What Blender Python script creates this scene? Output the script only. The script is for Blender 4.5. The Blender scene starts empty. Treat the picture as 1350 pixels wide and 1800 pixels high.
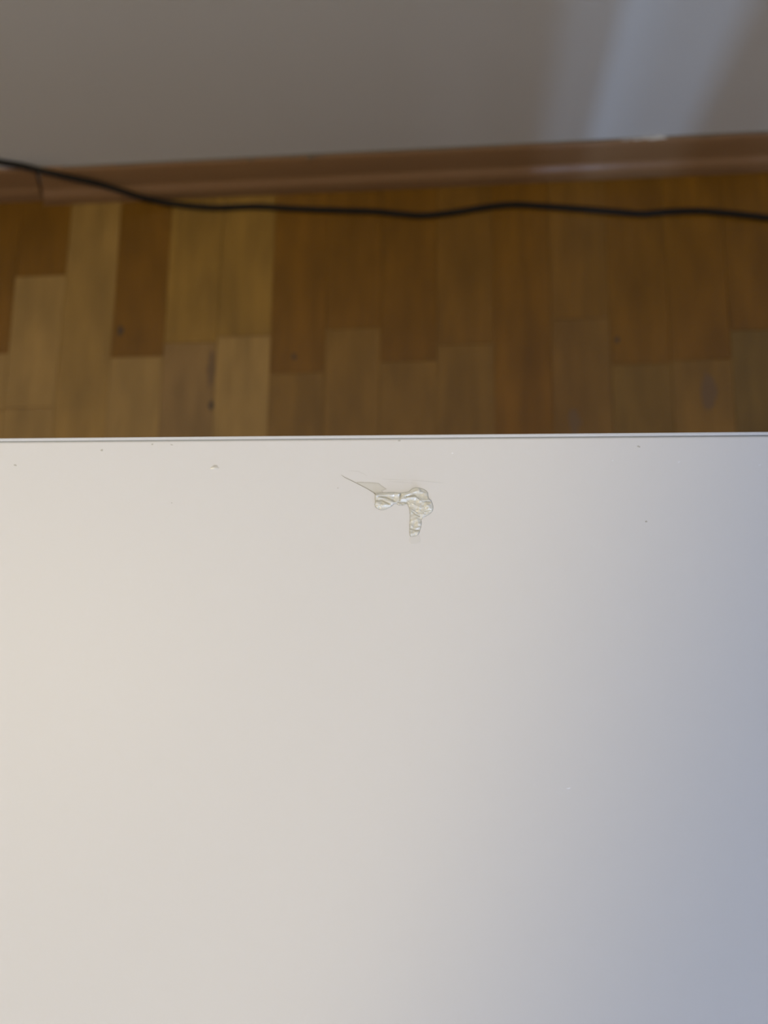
import bpy, bmesh, math, random
import numpy as np
from mathutils import Matrix, Vector

scene = bpy.context.scene
COL = scene.collection

# ------------------------------------------------------------------ camera
cam_data = bpy.data.cameras.new('camera')
cam = bpy.data.objects.new('camera', cam_data)
COL.objects.link(cam)
RIGHT = Vector((0.9954, 0.0110, -0.0951)).normalized()
BACK = Vector((0.0956, -0.1660, 0.9815))
BACK = (BACK - RIGHT * BACK.dot(RIGHT)).normalized()
UP = BACK.cross(RIGHT)
m = Matrix((RIGHT, UP, BACK)).transposed().to_4x4()
m.translation = Vector((0, 0, 1.0))
cam.matrix_world = m
cam_data.sensor_fit = 'VERTICAL'
cam_data.sensor_height = 24.0
cam_data.lens = 24.0 * 1352.0 / 1800.0
cam_data.clip_start = 0.01
cam_data.dof.use_dof = True
cam_data.dof.focus_distance = 0.279
cam_data.dof.aperture_fstop = 5.4
scene.camera = cam

# ------------------------------------------------------------------ world, lights, exposure
world = bpy.data.worlds.new('room_air')
scene.world = world
world.use_nodes = True
world.node_tree.nodes['Background'].inputs[0].default_value = (0.75, 0.85, 1.0, 1)
world.node_tree.nodes['Background'].inputs[1].default_value = 0.3


def area_light(name, loc, target, sx, sy, power, colour):
    d = bpy.data.lights.new(name, 'AREA')
    d.shape = 'RECTANGLE'
    d.size, d.size_y, d.energy, d.color = sx, sy, power, colour
    o = bpy.data.objects.new(name, d)
    COL.objects.link(o)
    o.location = loc
    o.rotation_euler = (Vector(target) - Vector(loc)).to_track_quat('-Z', 'Y').to_euler()
    return o


# daylight through the wide window; two narrow lights added to cast the wall streak
DAY = (0.70, 0.75, 0.98)
area_light('window_daylight', (1.2, -2.74, 1.6), (1.2, 0, 1.6), 1.25, 1.25, 42.5, DAY)
area_light('streak_light', (0.145, -2.74, 0.72), (0.145, 0, 0.72), 0.07, 1.2, 19, (0.38, 0.60, 1.0))
area_light('streak_light', (0.300, -2.74, 0.72), (0.300, 0, 0.72), 0.09, 1.2, 9.5, (0.38, 0.60, 1.0))
# warm pendant lamp on the left
LAMP = Vector((-0.95, -0.05, 2.25))
sd = bpy.data.lights.new('pendant_light', 'SPOT')
sd.energy, sd.color = 59.5, (1.0, 0.82, 0.50)
sd.spot_size, sd.spot_blend, sd.shadow_soft_size = math.radians(2 * 35.2), 0.105, 0.06
so = bpy.data.objects.new('pendant_light', sd)
COL.objects.link(so)
so.location = LAMP
so.rotation_euler = (math.radians(9.5), 0, 0)

vs = scene.view_settings
vs.view_transform = 'Standard'
vs.look = 'None'
vs.gamma = 1.0
vs.use_curve_mapping = False
vs.exposure = -0.06
scene.cycles.adaptive_threshold = 0.03
scene.cycles.max_bounces = 6
scene.cycles.diffuse_bounces = 5
scene.cycles.glossy_bounces = 3

# ------------------------------------------------------------------ helpers
def tag(o, label=None, cat=None, group=None, kind=None):
    for k, v in (('label', label), ('category', cat), ('group', group), ('kind', kind)):
        if v:
            o[k] = v
    return o


def link(name, me, mat=None, parent=None, smooth=False):
    o = bpy.data.objects.new(name, me)
    COL.objects.link(o)
    if mat and not me.materials:
        me.materials.append(mat)
    if parent:
        o.parent = parent
    if smooth:
        for p in me.polygons:
            p.use_smooth = True
    return o


def empty(name, loc=(0, 0, 0), rz=0):
    o = bpy.data.objects.new(name, None)
    COL.objects.link(o)
    o.location = loc
    o.rotation_euler = (0, 0, rz)
    o.empty_display_size = 0.05
    return o


def box_mesh(name, lo, hi, bevel=0.0, seg=2):
    bm = bmesh.new()
    bmesh.ops.create_cube(bm, size=1.0)
    for v in bm.verts:
        for i in range(3):
            v.co[i] = lo[i] if v.co[i] < 0 else hi[i]
    if bevel:
        bmesh.ops.bevel(bm, geom=list(bm.edges), offset=bevel, segments=seg, profile=0.5, affect='EDGES')
    me = bpy.data.meshes.new(name)
    bm.to_mesh(me)
    bm.free()
    return me


def box(name, lo, hi, mat, parent=None, bevel=0.0, seg=2):
    return link(name, box_mesh(name, lo, hi, bevel, seg), mat, parent)


def lathe(name, prof, mat, parent=None, n=48):
    vs_, fs = [], []
    for r, z in prof:
        for i in range(n):
            t = 2 * math.pi * i / n
            vs_.append((r * math.cos(t), r * math.sin(t), z))
    for k in range(len(prof) - 1):
        for i in range(n):
            j = (i + 1) % n
            fs.append((k * n + i, k * n + j, (k + 1) * n + j, (k + 1) * n + i))
    me = bpy.data.meshes.new(name)
    me.from_pydata(vs_, [], fs)
    return link(name, me, mat, parent, True)


# ------------------------------------------------------------------ materials
def new_mat(name, rough=0.5, colour=(0.8, 0.8, 0.8), spec=0.5):
    mt = bpy.data.materials.new(name)
    mt.use_nodes = True
    nt = mt.node_tree
    b = nt.nodes['Principled BSDF']
    b.inputs['Base Color'].default_value = (*colour, 1)
    b.inputs['Roughness'].default_value = rough
    b.inputs['Specular IOR Level'].default_value = spec
    return mt, nt, b


def N(nt, kind, **kw):
    n = nt.nodes.new(kind)
    for k, v in kw.items():
        if k in n.inputs:
            n.inputs[k].default_value = v
        else:
            setattr(n, k, v)
    return n


def mixc(nt, fac, a, b, blend='MIX'):
    n = nt.nodes.new('ShaderNodeMix')
    n.data_type = 'RGBA'
    n.blend_type = blend
    for s, v in ((n.inputs[0], fac), (n.inputs[6], a), (n.inputs[7], b)):
        if hasattr(v, 'is_linked'):
            nt.links.new(v, s)
        else:
            s.default_value = v if not isinstance(v, tuple) else (*v, 1)[:4]
    return n.outputs[2]


def add_bump(nt, b, height, strength, dist):
    bp = N(nt, 'ShaderNodeBump')
    bp.inputs['Strength'].default_value = strength
    bp.inputs['Distance'].default_value = dist
    nt.links.new(height, bp.inputs['Height'])
    nt.links.new(bp.outputs[0], b.inputs['Normal'])


def wall_material(name, colour):
    mt, nt, b = new_mat(name, 0.85, colour, 0.2)
    tc = N(nt, 'ShaderNodeTexCoord')
    n1 = N(nt, 'ShaderNodeTexNoise', Scale=3.0, Detail=3.0)
    nt.links.new(tc.outputs['Object'], n1.inputs['Vector'])
    c2 = tuple(c * 0.94 for c in colour)
    nt.links.new(mixc(nt, n1.outputs[0], c2, colour), b.inputs['Base Color'])
    n2 = N(nt, 'ShaderNodeTexNoise', Scale=260.0, Detail=3.0)
    nt.links.new(tc.outputs['Object'], n2.inputs['Vector'])
    add_bump(nt, b, n2.outputs[0], 0.25, 0.0012)
    return mt


M_WALL = wall_material('wall_paint', (0.665, 0.645, 0.61))
M_CEIL = wall_material('ceiling_paint', (0.70, 0.69, 0.67))


def wood_nodes(nt, b, base_socket, sx=14.0, rough=0.34):
    tc = N(nt, 'ShaderNodeTexCoord')
    oi = N(nt, 'ShaderNodeObjectInfo')
    mp = N(nt, 'ShaderNodeMapping')
    mp.inputs['Scale'].default_value = (sx * 4, sx * 0.35, 1)
    nt.links.new(tc.outputs['Object'], mp.inputs['Vector'])
    off = N(nt, 'ShaderNodeVectorMath', operation='SCALE')
    cmb = N(nt, 'ShaderNodeCombineXYZ')
    nt.links.new(oi.outputs['Random'], cmb.inputs[0])
    nt.links.new(oi.outputs['Random'], cmb.inputs[1])
    nt.links.new(cmb.outputs[0], off.inputs[0])
    off.inputs['Scale'].default_value = 40.0
    nt.links.new(off.outputs[0], mp.inputs['Location'])
    n1 = N(nt, 'ShaderNodeTexNoise', Scale=1.0, Detail=6.0, Distortion=0.6)
    nt.links.new(mp.outputs[0], n1.inputs['Vector'])
    r = N(nt, 'ShaderNodeMapRange')
    r.inputs['From Min'].default_value, r.inputs['From Max'].default_value = 0.3, 0.7
    r.inputs['To Min'].default_value, r.inputs['To Max'].default_value = 0.88, 1.09
    nt.links.new(n1.outputs[0], r.inputs['Value'])
    # broad mottling of the board
    mp2 = N(nt, 'ShaderNodeMapping')
    mp2.inputs['Scale'].default_value = (26, 9, 1)
    nt.links.new(tc.outputs['Object'], mp2.inputs['Vector'])
    nt.links.new(off.outputs[0], mp2.inputs['Location'])
    n2 = N(nt, 'ShaderNodeTexNoise', Scale=1.0, Detail=2.0)
    nt.links.new(mp2.outputs[0], n2.inputs['Vector'])
    r2 = N(nt, 'ShaderNodeMapRange')
    r2.inputs['From Min'].default_value, r2.inputs['From Max'].default_value = 0.3, 0.7
    r2.inputs['To Min'].default_value, r2.inputs['To Max'].default_value = 0.84, 1.12
    nt.links.new(n2.outputs[0], r2.inputs['Value'])
    mu = N(nt, 'ShaderNodeMath', operation='MULTIPLY')
    nt.links.new(r.outputs[0], mu.inputs[0])
    nt.links.new(r2.outputs[0], mu.inputs[1])
    vm = N(nt, 'ShaderNodeVectorMath', operation='SCALE')
    nt.links.new(base_socket, vm.inputs[0])
    nt.links.new(mu.outputs[0], vm.inputs['Scale'])
    nt.links.new(vm.outputs[0], b.inputs['Base Color'])
    b.inputs['Roughness'].default_value = rough
    add_bump(nt, b, n1.outputs[0], 0.06, 0.0005)


M_PLANK, nt, b = new_mat('oak_plank', 0.34, spec=0.32)
oi = N(nt, 'ShaderNodeObjectInfo')
wood_nodes(nt, b, oi.outputs['Color'])

M_SUBFLOOR, nt, b = new_mat('oak_floor_field', 0.4)
tc = N(nt, 'ShaderNodeTexCoord')
mp = N(nt, 'ShaderNodeMapping')
mp.inputs['Rotation'].default_value = (0, 0, math.pi / 2)
nt.links.new(tc.outputs['Object'], mp.inputs['Vector'])
br = N(nt, 'ShaderNodeTexBrick')
br.inputs['Color1'].default_value = (0.27, 0.15, 0.04, 1)
br.inputs['Color2'].default_value = (0.20, 0.10, 0.018, 1)
br.inputs['Mortar'].default_value = (0.05, 0.03, 0.015, 1)
br.inputs['Scale'].default_value = 1.0
br.inputs['Mortar Size'].default_value = 0.0008
br.inputs['Brick Width'].default_value = 0.45
br.inputs['Row Height'].default_value = 0.0772
nt.links.new(mp.outputs[0], br.inputs['Vector'])
nt.links.new(br.outputs['Color'], b.inputs['Base Color'])

M_KNOT, nt, b = new_mat('dark_knot', 0.5, (0.045, 0.025, 0.010))
M_STAIN, nt, b = new_mat('grey_heartwood', 0.4, (0.150, 0.082, 0.026))

M_BASEBOARD, nt, b = new_mat('beech_baseboard', 0.3, (0.34, 0.195, 0.105))
rgb = N(nt, 'ShaderNodeRGB')
rgb.outputs[0].default_value = (0.34, 0.195, 0.105, 1)
tc = N(nt, 'ShaderNodeTexCoord')
mp = N(nt, 'ShaderNodeMapping')
mp.inputs['Scale'].default_value = (5, 160, 160)
nt.links.new(tc.outputs['Object'], mp.inputs['Vector'])
n1 = N(nt, 'ShaderNodeTexNoise', Scale=1.0, Detail=4.0)
nt.links.new(mp.outputs[0], n1.inputs['Vector'])
nt.links.new(mixc(nt, n1.outputs[0], (0.25, 0.134, 0.058), (0.305, 0.172, 0.084)), b.inputs['Base Color'])

M_CABLE, nt, b = new_mat('black_rubber', 0.7, (0.010, 0.008, 0.006), 0.25)

M_TABLE, nt, b = new_mat('white_lacquer', 0.5, (0.80, 0.79, 0.765), 0.35)
tc = N(nt, 'ShaderNodeTexCoord')
n1 = N(nt, 'ShaderNodeTexNoise', Scale=900.0, Detail=2.0)
nt.links.new(tc.outputs['Object'], n1.inputs['Vector'])
add_bump(nt, b, n1.outputs[0], 0.04, 0.0002)
M_EDGE, nt, b = new_mat('edge_band_plastic', 0.35, (0.74, 0.75, 0.76))
M_SEAM, nt, b = new_mat('seam_glue', 0.6, (0.40, 0.42, 0.44))

M_PATCH, nt, b = new_mat('blistered_film', 0.16, (0.72, 0.70, 0.60), 0.5)
at = N(nt, 'ShaderNodeAttribute', attribute_name='crease_shade')  # shade of rim and grooves, painted into the film colour
tc = N(nt, 'ShaderNodeTexCoord')
n1 = N(nt, 'ShaderNodeTexNoise', Scale=420.0, Detail=3.0)
nt.links.new(tc.outputs['Object'], n1.inputs['Vector'])
body_c = mixc(nt, n1.outputs[0], (0.81, 0.80, 0.725), (0.74, 0.73, 0.64))
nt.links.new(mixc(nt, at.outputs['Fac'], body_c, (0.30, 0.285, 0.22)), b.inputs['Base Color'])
b.inputs['Coat Weight'].default_value = 0.3
b.inputs['Coat Roughness'].default_value = 0.08

M_CRACK, nt, b = new_mat('crack_grime', 0.7, (0.36, 0.34, 0.28))
M_SCRATCH, nt, b = new_mat('pale_scratch', 0.3, (0.73, 0.725, 0.70))
M_CHIP, nt, b = new_mat('chip_core', 0.6, (0.58, 0.56, 0.50))
M_CHIPLIGHT, nt, b = new_mat('chip_fresh', 0.25, (0.92, 0.92, 0.92))
M_FRAME, nt, b = new_mat('window_frame_white', 0.4, (0.8, 0.8, 0.8))
M_LAMP, nt, b = new_mat('lamp_enamel', 0.35, (0.75, 0.72, 0.66))
M_BULB, nt, b = new_mat('lamp_bulb_glow', 0.4, (1, 0.9, 0.75))
b.inputs['Emission Color'].default_value = (1, 0.75, 0.45, 1)
b.inputs['Emission Strength'].default_value = 3.0
M_GLASS, nt, b = new_mat('daylit_glass', 0.05, (0.8, 0.9, 1.0))
b.inputs['Emission Color'].default_value = (0.72, 0.86, 1.0, 1)
b.inputs['Emission Strength'].default_value = 1.0

# ------------------------------------------------------------------ room shell
XL, XR, YF, YB, ZC = -2.2, 2.2, -2.8, 0.652, 2.5
T = 0.1
floor = tag(box('floor', (XL - T, YF - T, -0.06), (XR + T, YB + T, -0.0012), M_SUBFLOOR), kind='structure')
wall_back = tag(box('wall_back', (XL - T, YB, 0), (XR + T, YB + T, ZC), M_WALL), kind='structure')
tag(box('wall_left', (XL - T, YF, 0), (XL, YB, ZC), M_WALL), kind='structure')
tag(box('wall_right', (XR, YF, 0), (XR + T, YB, ZC), M_WALL), kind='structure')
tag(box('wall_front', (XL - T, YF - T, 0), (XR + T, YF, ZC), M_WALL), kind='structure')
tag(box('ceiling', (XL - T, YF - T, ZC), (XR + T, YB + T, ZC + T), M_CEIL), kind='structure')


def window(name, x0, x1, z0, z1, fw=0.05):
    root = empty(name, ((x0 + x1) / 2, YF, z0))
    tag(root, kind='structure')
    w, h = (x1 - x0) / 2, z1 - z0
    box('pane', (-w, 0.002, 0), (w, 0.010, h), M_GLASS, root)
    for lo, hi in (((-w - fw, 0, -fw), (-w, 0.04, h + fw)), ((w, 0, -fw), (w + fw, 0.04, h + fw)),
                   ((-w, 0, -fw), (w, 0.04, 0)), ((-w, 0, h), (w, 0.04, h + fw))):
        box('frame_bar', lo, hi, M_FRAME, root, 0.003)
    return root


window('window_1', 0.55, 1.85, 0.95, 2.25)
window('streak_pane_1', 0.105, 0.185, 0.1, 1.34, 0.03)  # unseen pane added to go with the first streak light
window('streak_pane_2', 0.25, 0.35, 0.1, 1.34, 0.03)  # second unseen pane, added for the streak too

# ------------------------------------------------------------------ floor planks
PITCH, X0 = 0.0772, -0.7995      # boundaries at X0 + k * PITCH
DK = (0.185, 0.084, 0.007)
MD = (0.218, 0.116, 0.022)
LT = (0.315, 0.192, 0.058)
GR = (0.255, 0.150, 0.050)
ML = (0.262, 0.148, 0.028)
OL2 = (0.185, 0.100, 0.018)
DM = (0.195, 0.094, 0.012)
OL = (0.175, 0.102, 0.022)
RD = (0.195, 0.099, 0.018)
# column -> list of (far end y, tone); each board runs on towards the viewer until the next entry
COLS = {
    0: [(0.66, MD), (0.47, DK), (0.10, LT)],
    1: [(0.66, DK), (0.404, LT), (0.318, LT, 0.0010)],
    2: [(0.66, DK), (0.5224, LT), (0.3224, LT, 0.0012)],
    3: [(0.66, (0.295, 0.175, 0.046)), (0.12, MD)],
    4: [(0.66, DK), (0.394, LT)],
    5: [(0.66, ML), (0.4131, GR, 0.0012)],
    6: [(0.66, ML), (0.4212, LT, 0.0012), (0.05, MD)],
    7: [(0.66, DK), (0.365, MD)],
    8: [(0.66, DK), (0.4276, MD)],
    9: [(0.66, DK), (0.378, MD), (0.02, LT)],
    10: [(0.66, DM), (0.40, MD)],
    11: [(0.66, DK), (0.22, MD)],
    12: [(0.66, DM), (0.4324, RD)],
    13: [(0.66, DK), (0.3662, OL2)],
    14: [(0.66, DK), (0.3705, MD)],
    15: [(0.66, DK), (0.4097, OL)],
    16: [(0.66, DM), (0.35, DK)],
    17: [(0.66, LT), (0.45, MD)],
}
Y_END = -0.50
GAP = 0.0002
rnd = random.Random(7)
KNOTS = {4: [(-0.4784, 0.4332, 0.0042, 0.0080)], 5: [(-0.3400, 0.3208, 0.0036, 0.0075), (-0.3425, 0.372, 0.0055, 0.026)],
         7: [(-0.2251, 0.3883, 0.003, 0.004)], 13: [(0.2131, 0.4011, 0.003, 0.0044)],
         14: [(0.3262, 0.3251, 0.011, 0.030)], 12: [(0.154, 0.2885, 0.008, 0.016)]}


def disc_mesh(name, n, rx, ry, dome, jitter, r):
    vs_, fs = [(0, 0, dome)], []
    for i in range(n):
        t = 2 * math.pi * i / n
        k = 1 + jitter * (r.random() - 0.5)
        vs_.append((rx * k * math.cos(t), ry * k * math.sin(t), 0))
    for i in range(n):
        fs.append((0, 1 + i, 1 + (i + 1) % n))
    me = bpy.data.meshes.new(name)
    me.from_pydata(vs_, [], fs)
    return me


for c, rows in COLS.items():
    xa, xb = X0 + c * PITCH + GAP, X0 + (c + 1) * PITCH - GAP
    xc = (xa + xb) / 2
    first = None
    for i, row in enumerate(rows):
        y1, tone = row[:2]
        open_end = row[2] if len(row) > 2 else 0.0
        y0 = rows[i + 1][0] if i + 1 < len(rows) else Y_END
        y1 = min(y1, YB - 0.004)
        yc = (y0 + y1) / 2
        y1 -= open_end
        yc = (y0 + y1) / 2
        h = (y1 - y0) / 2 - GAP * 1.5
        o = box('plank', (-(xb - xa) / 2, -h, -0.0012), ((xb - xa) / 2, h, 0.0), M_PLANK, floor, 0.0002, 1)
        o.location = (xc, yc, 0)
        k = rnd.uniform(0.96, 1.04)
        o.color = (tone[0] * k, tone[1] * k, tone[2] * k, 1)
        for (kx, ky, rx, ry) in KNOTS.get(c, []):
            if y0 < ky < y1:
                kn = link('knot', disc_mesh('knot', 14, rx, ry, 0.00001, 0.5, rnd), M_STAIN if ry > 0.01 else M_KNOT, o)
                kn.location = (kx - xc, ky - yc, 0.0002)

# ------------------------------------------------------------------ baseboard, two lengths meeting at an open joint
def baseboard(name, x_top0, x_bot0, x_top1, x_bot1, depth, height, y_wall, mat):
    d, h = depth, height
    prof = [(0.0, h), (0.16 * d, h), (0.26 * d, 0.975 * h), (0.36 * d, 0.90 * h), (0.50 * d, 0.66 * h), (0.60 * d, 0.46 * h),
            (0.70 * d, 0.40 * h), (0.86 * d, 0.33 * h), (0.955 * d, 0.26 * h), (1.0 * d, 0.17 * h), (1.0 * d, 0.0), (0.0, 0.0)]
    n = len(prof)
    vs_, fs = [], []
    steps = 24
    for s in range(steps + 1):
        u = s / steps
        for p, z in prof:
            v = z / h
            xa = x_bot0 + (x_top0 - x_bot0) * v
            xb = x_bot1 + (x_top1 - x_bot1) * v
            wob = 0.0004 * math.sin(7 * u + 2.1) if p > 0 else 0
            vs_.append((xa + (xb - xa) * u, y_wall - p - wob, z))
    for s in range(steps):
        for k in range(n):
            l = (k + 1) % n
            fs.append((s * n + k, s * n + l, (s + 1) * n + l, (s + 1) * n + k))
    fs.append(tuple(range(n)))
    fs.append(tuple(steps * n + k for k in reversed(range(n))))
    me = bpy.data.meshes.new(name)
    me.from_pydata(vs_, [], fs)
    bm = bmesh.new()
    bm.from_mesh(me)
    bmesh.ops.recalc_face_normals(bm, faces=bm.faces)
    bm.to_mesh(me)
    bm.free()
    o = link(name, me, mat)
    me.materials.append(M_JOINT_SHADE)
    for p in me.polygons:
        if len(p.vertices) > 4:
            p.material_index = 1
    return o


M_JOINT_SHADE, nt, b = new_mat('joint_gap_shade', 0.8, (0.035, 0.022, 0.014))  # dark end faces paint in the shade of the open joint
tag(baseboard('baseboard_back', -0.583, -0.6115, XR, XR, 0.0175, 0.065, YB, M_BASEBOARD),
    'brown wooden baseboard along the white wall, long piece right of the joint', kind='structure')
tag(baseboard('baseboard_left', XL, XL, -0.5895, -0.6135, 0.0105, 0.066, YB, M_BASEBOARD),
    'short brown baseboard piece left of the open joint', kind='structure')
# ragged dark caulk line on top of the baseboard and a smear of wall paint over it
M_CAULK, nt, b = new_mat('dirty_caulk', 0.8, (0.16, 0.13, 0.09))


def ribbon(name, pts, widths, z, mat, parent, up=(0, 0, 1)):
    vs_, fs = [], []
    n = len(pts)
    for i in range(n):
        a = Vector(pts[max(i - 1, 0)])
        c = Vector(pts[min(i + 1, n - 1)])
        t = (c - a).normalized()
        s = Vector((-t.y, t.x))
        p = Vector(pts[i])
        w = widths[i] / 2
        for q in (p + s * w, p - s * w):
            vs_.append((q.x, q.y, z))
        vs_.append((p.x, p.y, z + min(w * 0.4, 0.00005)))
    for i in range(n - 1):
        a, c = i * 3, (i + 1) * 3
        fs.append((a, a + 2, c + 2, c))
        fs.append((a + 2, a + 1, c + 1, c + 2))
    me = bpy.data.meshes.new(name)
    me.from_pydata(vs_, [], fs)
    bm = bmesh.new()
    bm.from_mesh(me)
    for f in bm.faces:
        if f.normal.z < 0:
            f.normal_flip()
    bm.to_mesh(me)
    bm.free()
    return link(name, me, mat, parent, True)


rc = random.Random(3)
cp, cw = [], []
x = -0.55
while x < 0.75:
    cp.append((x, YB - 0.0008))
    cw.append(0.0036 + 0.0030 * rc.random() ** 2)
    x += 0.012 + 0.012 * rc.random()
ribbon('caulk_line', cp, cw, 0.0653, M_CAULK, wall_back)
for (bx, w, hh) in ((-0.280, 0.004, 0.003), (-0.197, 0.006, 0.0045), (-0.19, 0.003, 0.003)):
    o = link('caulk_blob', disc_mesh('caulk_blob', 12, w, hh, 0.0008, 0.5, rc), M_CAULK, wall_back)
    o.location = (bx, YB - 0.003, 0.0656)
ps = [(0.214 + 0.0065 * i, YB - 0.0028 - 0.0009 * math.sin(2.3 * i)) for i in range(10)]
ribbon('paint_smear', ps, [0.001, 0.0015, 0.001, 0.0025, 0.002, 0.003, 0.0035, 0.0045, 0.004, 0.002], 0.0658, M_WALL, wall_back)

# ------------------------------------------------------------------ cable
CABLE = [(-1.05, 0.6485, 0.16), (-0.85, 0.6485, 0.135), (-0.6657, 0.6485, 0.1054), (-0.6285, 0.6485, 0.086), (-0.6047, 0.648, 0.0771), (-0.583, 0.6445, 0.0708),
         (-0.5633, 0.6405, 0.0681), (-0.5423, 0.6385, 0.0601), (-0.5022, 0.6375, 0.0394), (-0.4585, 0.6295, 0.0210),
         (-0.4377, 0.628, 0.0120), (-0.4137, 0.6245, 0.0065), (-0.3505, 0.6163, 0.0044), (-0.2873, 0.6152, 0.0044),
         (-0.2289, 0.6089, 0.0044), (-0.1629, 0.6032, 0.0044), (-0.114, 0.5992, 0.0044), (-0.0817, 0.5942, 0.0044),
         (-0.0455, 0.59, 0.0044), (-0.0017, 0.5932, 0.0044), (0.0379, 0.5983, 0.0044), (0.0772, 0.6008, 0.0044),
         (0.1239, 0.596, 0.0044), (0.1854, 0.588, 0.0044), (0.2309, 0.5817, 0.0044), (0.2536, 0.579, 0.0044),
         (0.2913, 0.5806, 0.0044), (0.3287, 0.5797, 0.0044), (0.3656, 0.5747, 0.0044), (0.4165, 0.5657, 0.0044),
         (0.4669, 0.5577, 0.0044), (0.60, 0.55, 0.0044), (0.85, 0.57, 0.0044)]


def tube_mesh(name, pts, r, sub=5, n=12):
    P = [Vector(p) for p in pts]
    path = []
    for i in range(len(P) - 1):
        p0, p1, p2, p3 = P[max(i - 1, 0)], P[i], P[i + 1], P[min(i + 2, len(P) - 1)]
        for s in range(sub):
            t = s / sub
            path.append(0.5 * ((2 * p1) + (p2 - p0) * t + (2 * p0 - 5 * p1 + 4 * p2 - p3) * t * t
                               + (3 * p1 - p0 - 3 * p2 + p3) * t ** 3))
    path.append(P[-1])
    vs_, fs = [], []
    for i, p in enumerate(path):
        t = (path[min(i + 1, len(path) - 1)] - path[max(i - 1, 0)]).normalized()
        s = t.cross(Vector((0, 0, 1))).normalized()
        u = s.cross(t)
        for k in range(n):
            a = 2 * math.pi * k / n
            vs_.append(p + r * (math.cos(a) * s + math.sin(a) * u))
    for i in range(len(path) - 1):
        for k in range(n):
            l = (k + 1) % n
            fs.append((i * n + k, i * n + l, (i + 1) * n + l, (i + 1) * n + k))
    fs.append(tuple(range(n)))
    fs.append(tuple((len(path) - 1) * n + k for k in reversed(range(n))))
    me = bpy.data.meshes.new(name)
    me.from_pydata(vs_, [], fs)
    return me


tag(link('power_cable', tube_mesh('power_cable', CABLE, 0.0042), M_CABLE, None, True),
    'thin black cable running over the baseboard and along the wooden floor', 'cable')

# ------------------------------------------------------------------ table
TZ = 0.72
table = empty('table', (0, 0.0768, 0), -0.0062)
tag(table, 'smooth white table with a wrinkled damaged spot near its straight edge', 'table')
W0, W1, DEP, TH = -0.58, 0.64, 0.70, 0.026
top = box('tabletop', (W0, -DEP, TZ - TH), (W1, -0.0017, TZ), M_TABLE, table, 0.0007, 3)
box('edge_seam', (W0 + 0.001, -0.0019, TZ - TH + 0.001), (W1 - 0.001, -0.0010, TZ - 0.0006), M_SEAM, table)
box('edge_band', (W0, -0.0013, TZ - TH), (W1, 0.0, TZ - 0.0002), M_EDGE, table, 0.0005, 2)
box('streak_blocker', (W0 + 0.03, -0.395, 0.0), (0.1675, -0.377, TZ - TH), M_TABLE, table, 0.001)  # unseen panel added to cut off the left side of the wall streak
box('unseen_leg_panel', (0.2480, -0.698, 0.0), (W1 - 0.01, -0.676, TZ - TH), M_TABLE, table, 0.001)  # unseen, added to block daylight right of the wall streak
box('unseen_leg_panel', (W0 + 0.005, -0.68, 0.0), (W0 + 0.028, -0.03, TZ - TH), M_TABLE, table, 0.001)
box('unseen_leg_panel', (W1 - 0.028, -0.674, 0.0), (W1 - 0.005, -0.03, TZ - TH), M_TABLE, table, 0.001)  # unseen leg made a full panel to stop window light leaking past

# --- the wrinkled, lifted patch (coordinates in millimetres on the table top)
WEDGE = [(-37.51, -18.24), (-32.61, -18.36), (-29.12, -18.72), (-28.58, -19.32), (-26.23, -20.95), (-28.02, -21.61), (-27.32, -22.14), (-30.44, -22.56), (-33.61, -20.72), (-37.32, -18.73)]
BODY = [(-30.59, -23.55), (-30.44, -22.67), (-26.62, -22.21), (-23.16, -22.15), (-21.25, -22.43), (-17.98, -21.98), (-16.96, -20.75), (-15.24, -20.23), (-12.83, -20.76), (-10.93, -21.82), (-10.74, -23.56), (-10.57, -24.44), (-9.36, -25.66), (-8.73, -27.74), (-9.16, -29.65), (-11.03, -31.04), (-13.24, -32.08), (-13.05, -33.98), (-13.38, -35.71), (-14.04, -37.78), (-14.71, -38.54), (-17.1, -38.99), (-17.52, -38.14), (-17.55, -35.38), (-17.45, -31.92), (-17.55, -29.14), (-17.91, -27.75), (-18.62, -26.42), (-19.64, -27.05), (-21.36, -27.23), (-23.1, -26.28), (-24.12, -27.4), (-25.83, -28.45), (-27.89, -29.05), (-29.98, -28.28), (-30.7, -27.23), (-30.38, -25.65), (-30.64, -24.6)]
TAIL = [(-17.51, -38.48), (-14.72, -38.12), (-13.97, -37.78), (-13.16, -40.86), (-15.02, -41.73), (-17.58, -41.74)]
CRACK = [(-43.55, -15.44), (-42.11, -16.45), (-39.8, -17.59), (-37.5, -18.73), (-33.61, -20.72), (-31.14, -22.21), (-30.36, -23.02)]
SCRATCHES = [[(-40.77, -13.89), (-37.25, -14.15), (-35.13, -15.05), (-33.71, -15.94)], [(-28.1, -17.13), (-23.23, -17.5), (-18.03, -17.65)],
             [(-17.69, -17.51), (-12.85, -17.95), (-7.69, -18.53), (-4.6, -18.68)], [(-25.3, -18.09), (-19.75, -18.46), (-16.29, -18.65)]]
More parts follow.
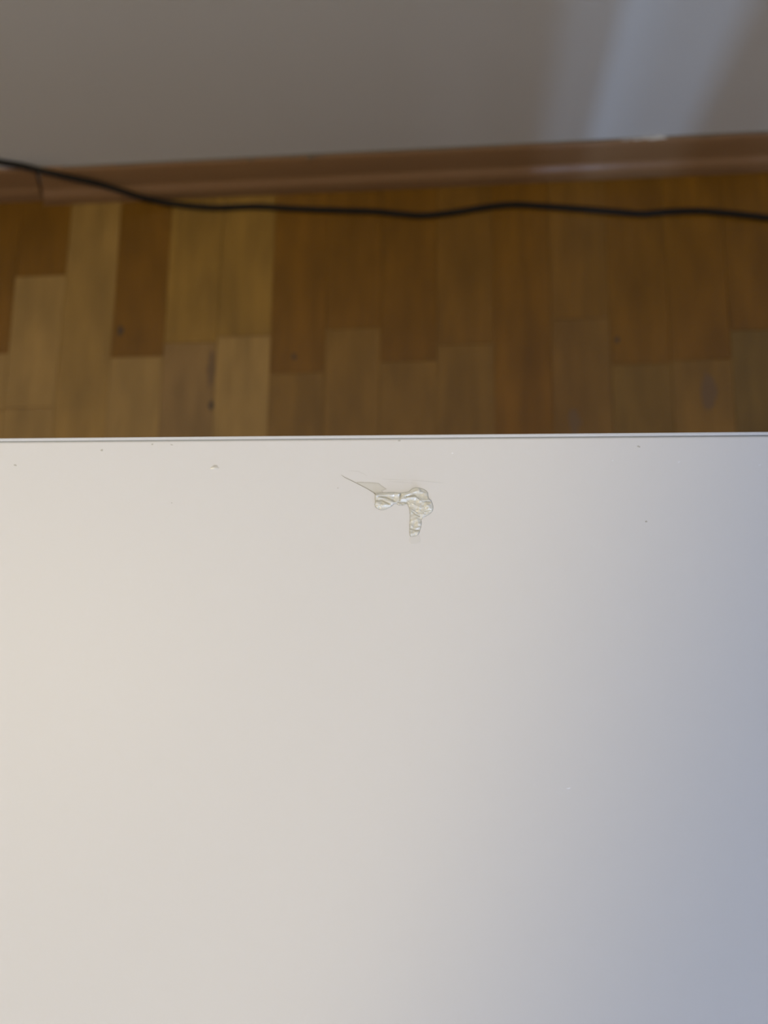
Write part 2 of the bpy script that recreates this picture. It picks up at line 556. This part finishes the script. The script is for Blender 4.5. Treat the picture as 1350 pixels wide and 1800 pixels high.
# ridges: (polyline, half width, height)
RIDGES = [
    ([(-30.42, -23.62), (-26.6, -23.34), (-21.59, -23.03)], 0.55, 0.55),
    ([(-29.54, -23.9), (-26.57, -25.13), (-23.44, -26.35)], 0.60, 0.50),
    ([(-30.02, -26.18), (-27.93, -27.05), (-24.82, -26.81)], 0.75, 0.55),
    ([(-20.88, -24.61), (-19.69, -23.56), (-17.63, -22.86), (-15.22, -21.98), (-14.19, -21.64)], 0.60, 0.75),
    ([(-20.7, -25.3), (-17.95, -24.33), (-15.2, -24.26), (-12.79, -25.48), (-9.87, -25.31)], 0.55, 0.70),
    ([(-11.4, -27.22), (-9.68, -28.27)], 0.65, 0.55),
    ([(-13.95, -29.14), (-13.26, -29.55)], 0.55, 0.40),
    ([(-16.21, -26.7), (-14.14, -27.75)], 0.70, 0.40),
    ([(-14.95, -32.26), (-14.07, -34.16)], 0.60, 0.35),
    ([(-15.08, -35.72), (-14.06, -35.37)], 0.45, 0.35),
    ([(-16.09, -37.61), (-15.24, -37.09)], 0.50, 0.28),
    ([(-14.19, -22.16), (-11.43, -23.21)], 0.50, 0.35),
    ([(-17.21, -28.79), (-14.79, -30.53), (-12.4, -30.52)], 0.45, 0.30)]
GROOVES = [
    ([(-29.37, -23.9), (-26.59, -24.08), (-23.28, -25.55)], 0.26, 0.30),
    ([(-20.9, -23.03), (-21.39, -25.3)], 0.26, 0.35),
    ([(-17.21, -28.97), (-15.48, -30.53), (-13.93, -31.22)], 0.26, 0.30),
    ([(-17.13, -35.89), (-15.25, -36.58), (-13.88, -36.47)], 0.28, 0.35),
    ([(-30.03, -25.48), (-27.96, -25.37), (-25.16, -26.7)], 0.26, 0.30),
    ([(-18.65, -23.91), (-15.55, -23.56), (-12.78, -25.83), (-9.7, -25.83)], 0.24, 0.28),
    ([(-21.72, -26.0), (-18.62, -26.18)], 0.30, 0.30)]


def seg_dist(gx, gy, pts, closed=False):
    d = np.full(gx.shape, 1e9)
    q = list(pts) + ([pts[0]] if closed else [])
    for (x0, y0), (x1, y1) in zip(q[:-1], q[1:]):
        dx, dy = x1 - x0, y1 - y0
        t = np.clip(((gx - x0) * dx + (gy - y0) * dy) / (dx * dx + dy * dy + 1e-12), 0, 1)
        d = np.minimum(d, np.hypot(gx - x0 - t * dx, gy - y0 - t * dy))
    return d


def inside(gx, gy, pts):
    r = np.zeros(gx.shape, bool)
    n = len(pts)
    for i in range(n):
        (x0, y0), (x1, y1) = pts[i], pts[(i + 1) % n]
        if y0 == y1:
            continue
        r ^= ((y0 > gy) != (y1 > gy)) & (gx < (x1 - x0) * (gy - y0) / (y1 - y0) + x0)
    return r


def smooth_poly(pts, it=2):
    for _ in range(it):
        q = []
        for i in range(len(pts)):
            (x0, y0), (x1, y1) = pts[i], pts[(i + 1) % len(pts)]
            q += [(0.75 * x0 + 0.25 * x1, 0.75 * y0 + 0.25 * y1), (0.25 * x0 + 0.75 * x1, 0.25 * y0 + 0.75 * y1)]
        pts = q
    return pts


def relief(name, poly, base, rim, edge_shade, mat, ridged, seed, fade=None):
    st = 0.09
    xs = [p[0] for p in poly]
    ys = [p[1] for p in poly]
    gx, gy = np.meshgrid(np.arange(min(xs) - st, max(xs) + 2 * st, st), np.arange(min(ys) - st, max(ys) + 2 * st, st))
    ins = inside(gx, gy, poly)
    d = seg_dist(gx, gy, poly, True) * np.where(ins, 1, -1)
    s = np.clip(d / rim, 0, 1)
    prof = np.sqrt(np.clip(1 - (1 - s) ** 2, 0, 1))
    rs = np.random.RandomState(seed)
    hz = np.zeros(gx.shape)
    crease_shade = np.exp(-np.clip(d, 0, 9) / 0.20) * edge_shade  # dark outline: groove shade painted along the rim
    if ridged:
        for pts, w, h in RIDGES:
            hz += h * np.exp(-(seg_dist(gx, gy, pts) / w) ** 2)
        for pts, w, h in GROOVES:
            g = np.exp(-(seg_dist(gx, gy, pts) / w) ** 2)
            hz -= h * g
            crease_shade = np.maximum(crease_shade, 0.55 * g)  # grooves get painted shade as well
        for k in range(26):
            a, ph, wl = rs.uniform(0, 6.28), rs.uniform(0, 6.28), rs.uniform(1.0, 3.2)
            hz += 0.022 * wl * 0.5 * np.sin(2 * np.pi / wl * (gx * np.cos(a) + gy * np.sin(a)) + ph + 0.8 * np.sin(gx * 0.9 + k))
        for k in range(34):          # fine short creases
            if k < 22:
                bx, by, a = rs.uniform(-20, -10), rs.uniform(-30, -22), rs.uniform(-0.9, 0.3)
            else:
                bx, by, a = rs.uniform(-30, -22), rs.uniform(-28, -23), rs.uniform(-0.7, 0.2)
            ln = rs.uniform(0.8, 2.2)
            pts = [(bx - ln * math.cos(a), by - ln * math.sin(a)), (bx, by + 0.12), (bx + ln * math.cos(a), by + ln * math.sin(a))]
            hz += rs.choice([0.16, 0.13, -0.12]) * np.exp(-(seg_dist(gx, gy, pts) / 0.2) ** 2)
        for k in range(70):          # small bubbles in the thick lobe and down the tail
            if k < 48:
                bx, by = rs.uniform(-17, -9.5), rs.uniform(-31, -24.5)
            else:
                bx, by = rs.uniform(-17.3, -13.6), rs.uniform(-38, -31)
            br_ = rs.uniform(0.25, 0.6)
            q = np.hypot(gx - bx, (gy - by) * rs.uniform(0.7, 1.3)) / br_
            hz += rs.choice([0.30, 0.22, -0.15]) * br_ * 0.95 * np.exp(-q ** 4)
    hz = np.clip(base + hz * 1.0, 0.03, None) * prof + 0.012
    if fade is not None:
        hz = hz * np.clip((gy - fade[0]) / (fade[1] - fade[0]), 0.1, 1)
    idx = -np.ones(gx.shape, int)
    ok = d > -st * 0.75
    idx[ok] = np.arange(ok.sum())
    hz = np.where(d < 0, 0.004, hz)
    verts = np.stack([gx[ok], gy[ok], hz[ok]], 1) / 1000.0
    a, b_, c, e = idx[:-1, :-1], idx[:-1, 1:], idx[1:, 1:], idx[1:, :-1]
    good = (a >= 0) & (b_ >= 0) & (c >= 0) & (e >= 0)
    faces = np.stack([a[good], b_[good], c[good], e[good]], 1)
    me = bpy.data.meshes.new(name)
    me.from_pydata(verts.tolist(), [], faces.tolist())
    at_ = me.attributes.new('crease_shade', 'FLOAT', 'POINT')
    at_.data.foreach_set('value', np.clip(crease_shade[ok], 0, 1).astype(np.float32))
    o = link(name, me, mat, table, True)
    o.location = (0, 0, TZ)
    return o


M_FILM, nt, b = new_mat('thin_film', 0.3, (0.71, 0.695, 0.62), 0.5)
at = N(nt, 'ShaderNodeAttribute', attribute_name='crease_shade')
nt.links.new(mixc(nt, at.outputs['Fac'], (0.735, 0.72, 0.655), (0.42, 0.40, 0.33)), b.inputs['Base Color'])  # film edge darkened with the same painted shade
M_TAILFILM, nt, b = new_mat('thin_film_tail', 0.35, (0.77, 0.757, 0.72), 0.5)

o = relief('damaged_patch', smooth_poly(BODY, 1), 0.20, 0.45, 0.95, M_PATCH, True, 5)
o['label'] = 'wrinkled yellowish white damaged patch with raised glossy folds'
o = relief('damaged_film', WEDGE, 0.05, 0.2, 0.55, M_FILM, False, 6)
o['label'] = 'thin flat pale yellowish film beside the wrinkled patch'
o = relief('damaged_film', smooth_poly(TAIL, 1), 0.04, 0.3, 0.1, M_TAILFILM, False, 8)


def mm(pts):
    return [(x / 1000, y / 1000) for x, y in pts]


o = ribbon('hairline_crack', mm(CRACK), [w / 1000 for w in (0.06, 0.2, 0.24, 0.28, 0.34, 0.38, 0.4)], TZ + 0.00003, M_CRACK, table)
o['label'] = 'fine dark crack running to the damaged patch'
for s in SCRATCHES:
    ribbon('scratch', mm(s), [0.00008] + [0.0002] * (len(s) - 2) + [0.00008], TZ + 0.00003, M_SCRATCH, table)

CHIPS = [(-92.47, -12.58, 12, 7, 'arc'), (-173.04, -11.18, 6, 3, 'dark'), (-138.09, -5.33, 5, 4, 'dark'), (-117.81, -3.09, 4, 2.5, 'dark'), (-110.04, -3.37, 6, 2, 'dark'), (-108.56, -26.19, 2, 2, 'dark'), (-21.76, -2.4, 5, 4, 'dark'), (-1.92, -7.24, 4, 4, 'light'), (56.35, -10.39, 3, 3, 'light'), (65.82, -5.34, 6, 3, 'dark'), (79.62, -11.05, 5, 3.5, 'light'), (67.38, -33.03, 4, 3, 'dark'), (107.55, -12.35, 5, 2, 'light'), (37.92, -125.29, 8, 3, 'light'), (-44.61, -20.56, 1.5, 2.5, 'dark')]
for x, y, w, h, kind in CHIPS:
    px = 0.000207
    if kind == 'arc':
        o = link('chip', disc_mesh('chip', 20, w * px * 0.7, h * px / 2, 0.00025, 0.25, rc), M_FILM, table)
        o.location = (x / 1000, y / 1000, TZ + 0.00002)
        arc = [(x / 1000 + w * px * 0.5 * (i / 4 - 1) * 0.85 + 0.0002, y / 1000 + px * (2.4 + 1.8 * math.sin(math.pi * (i + 0.5) / 9))) for i in range(9)]
        ribbon('chip_rim', arc, [0.0001, 0.0002, 0.0003, 0.00034, 0.00036, 0.00034, 0.0003, 0.0002, 0.0001], TZ + 0.0002, M_CHIP, table)
    else:
        o = link('chip', disc_mesh('chip', 10, w * px / 2, h * px / 2, 0.00012, 0.5, rc), M_CHIP if kind == 'dark' else M_CHIPLIGHT, table)
        o.location = (x / 1000, y / 1000, TZ + 0.00002)
        o.rotation_euler = (0, 0, rc.uniform(-0.4, 0.4))

# ------------------------------------------------------------------ pendant lamp above the left of the table
pend = empty('pendant_lamp', (LAMP.x, LAMP.y, LAMP.z))
tag(pend, 'warm pendant lamp with a wide conical shade hanging above the table', 'lamp')
lathe('lamp_shade', [(0.03, 0.17), (0.06, 0.165), (0.30, -0.06), (0.303, -0.062), (0.297, -0.06), (0.055, 0.155), (0.0, 0.160)], M_LAMP, pend)
lathe('ceiling_rod', [(0.006, 0.16), (0.006, ZC - LAMP.z)], M_LAMP, pend, 12)
lathe('bulb', [(0.0, 0.14), (0.018, 0.135), (0.03, 0.11), (0.032, 0.095), (0.02, 0.075), (0.0, 0.07)], M_BULB, pend, 20)
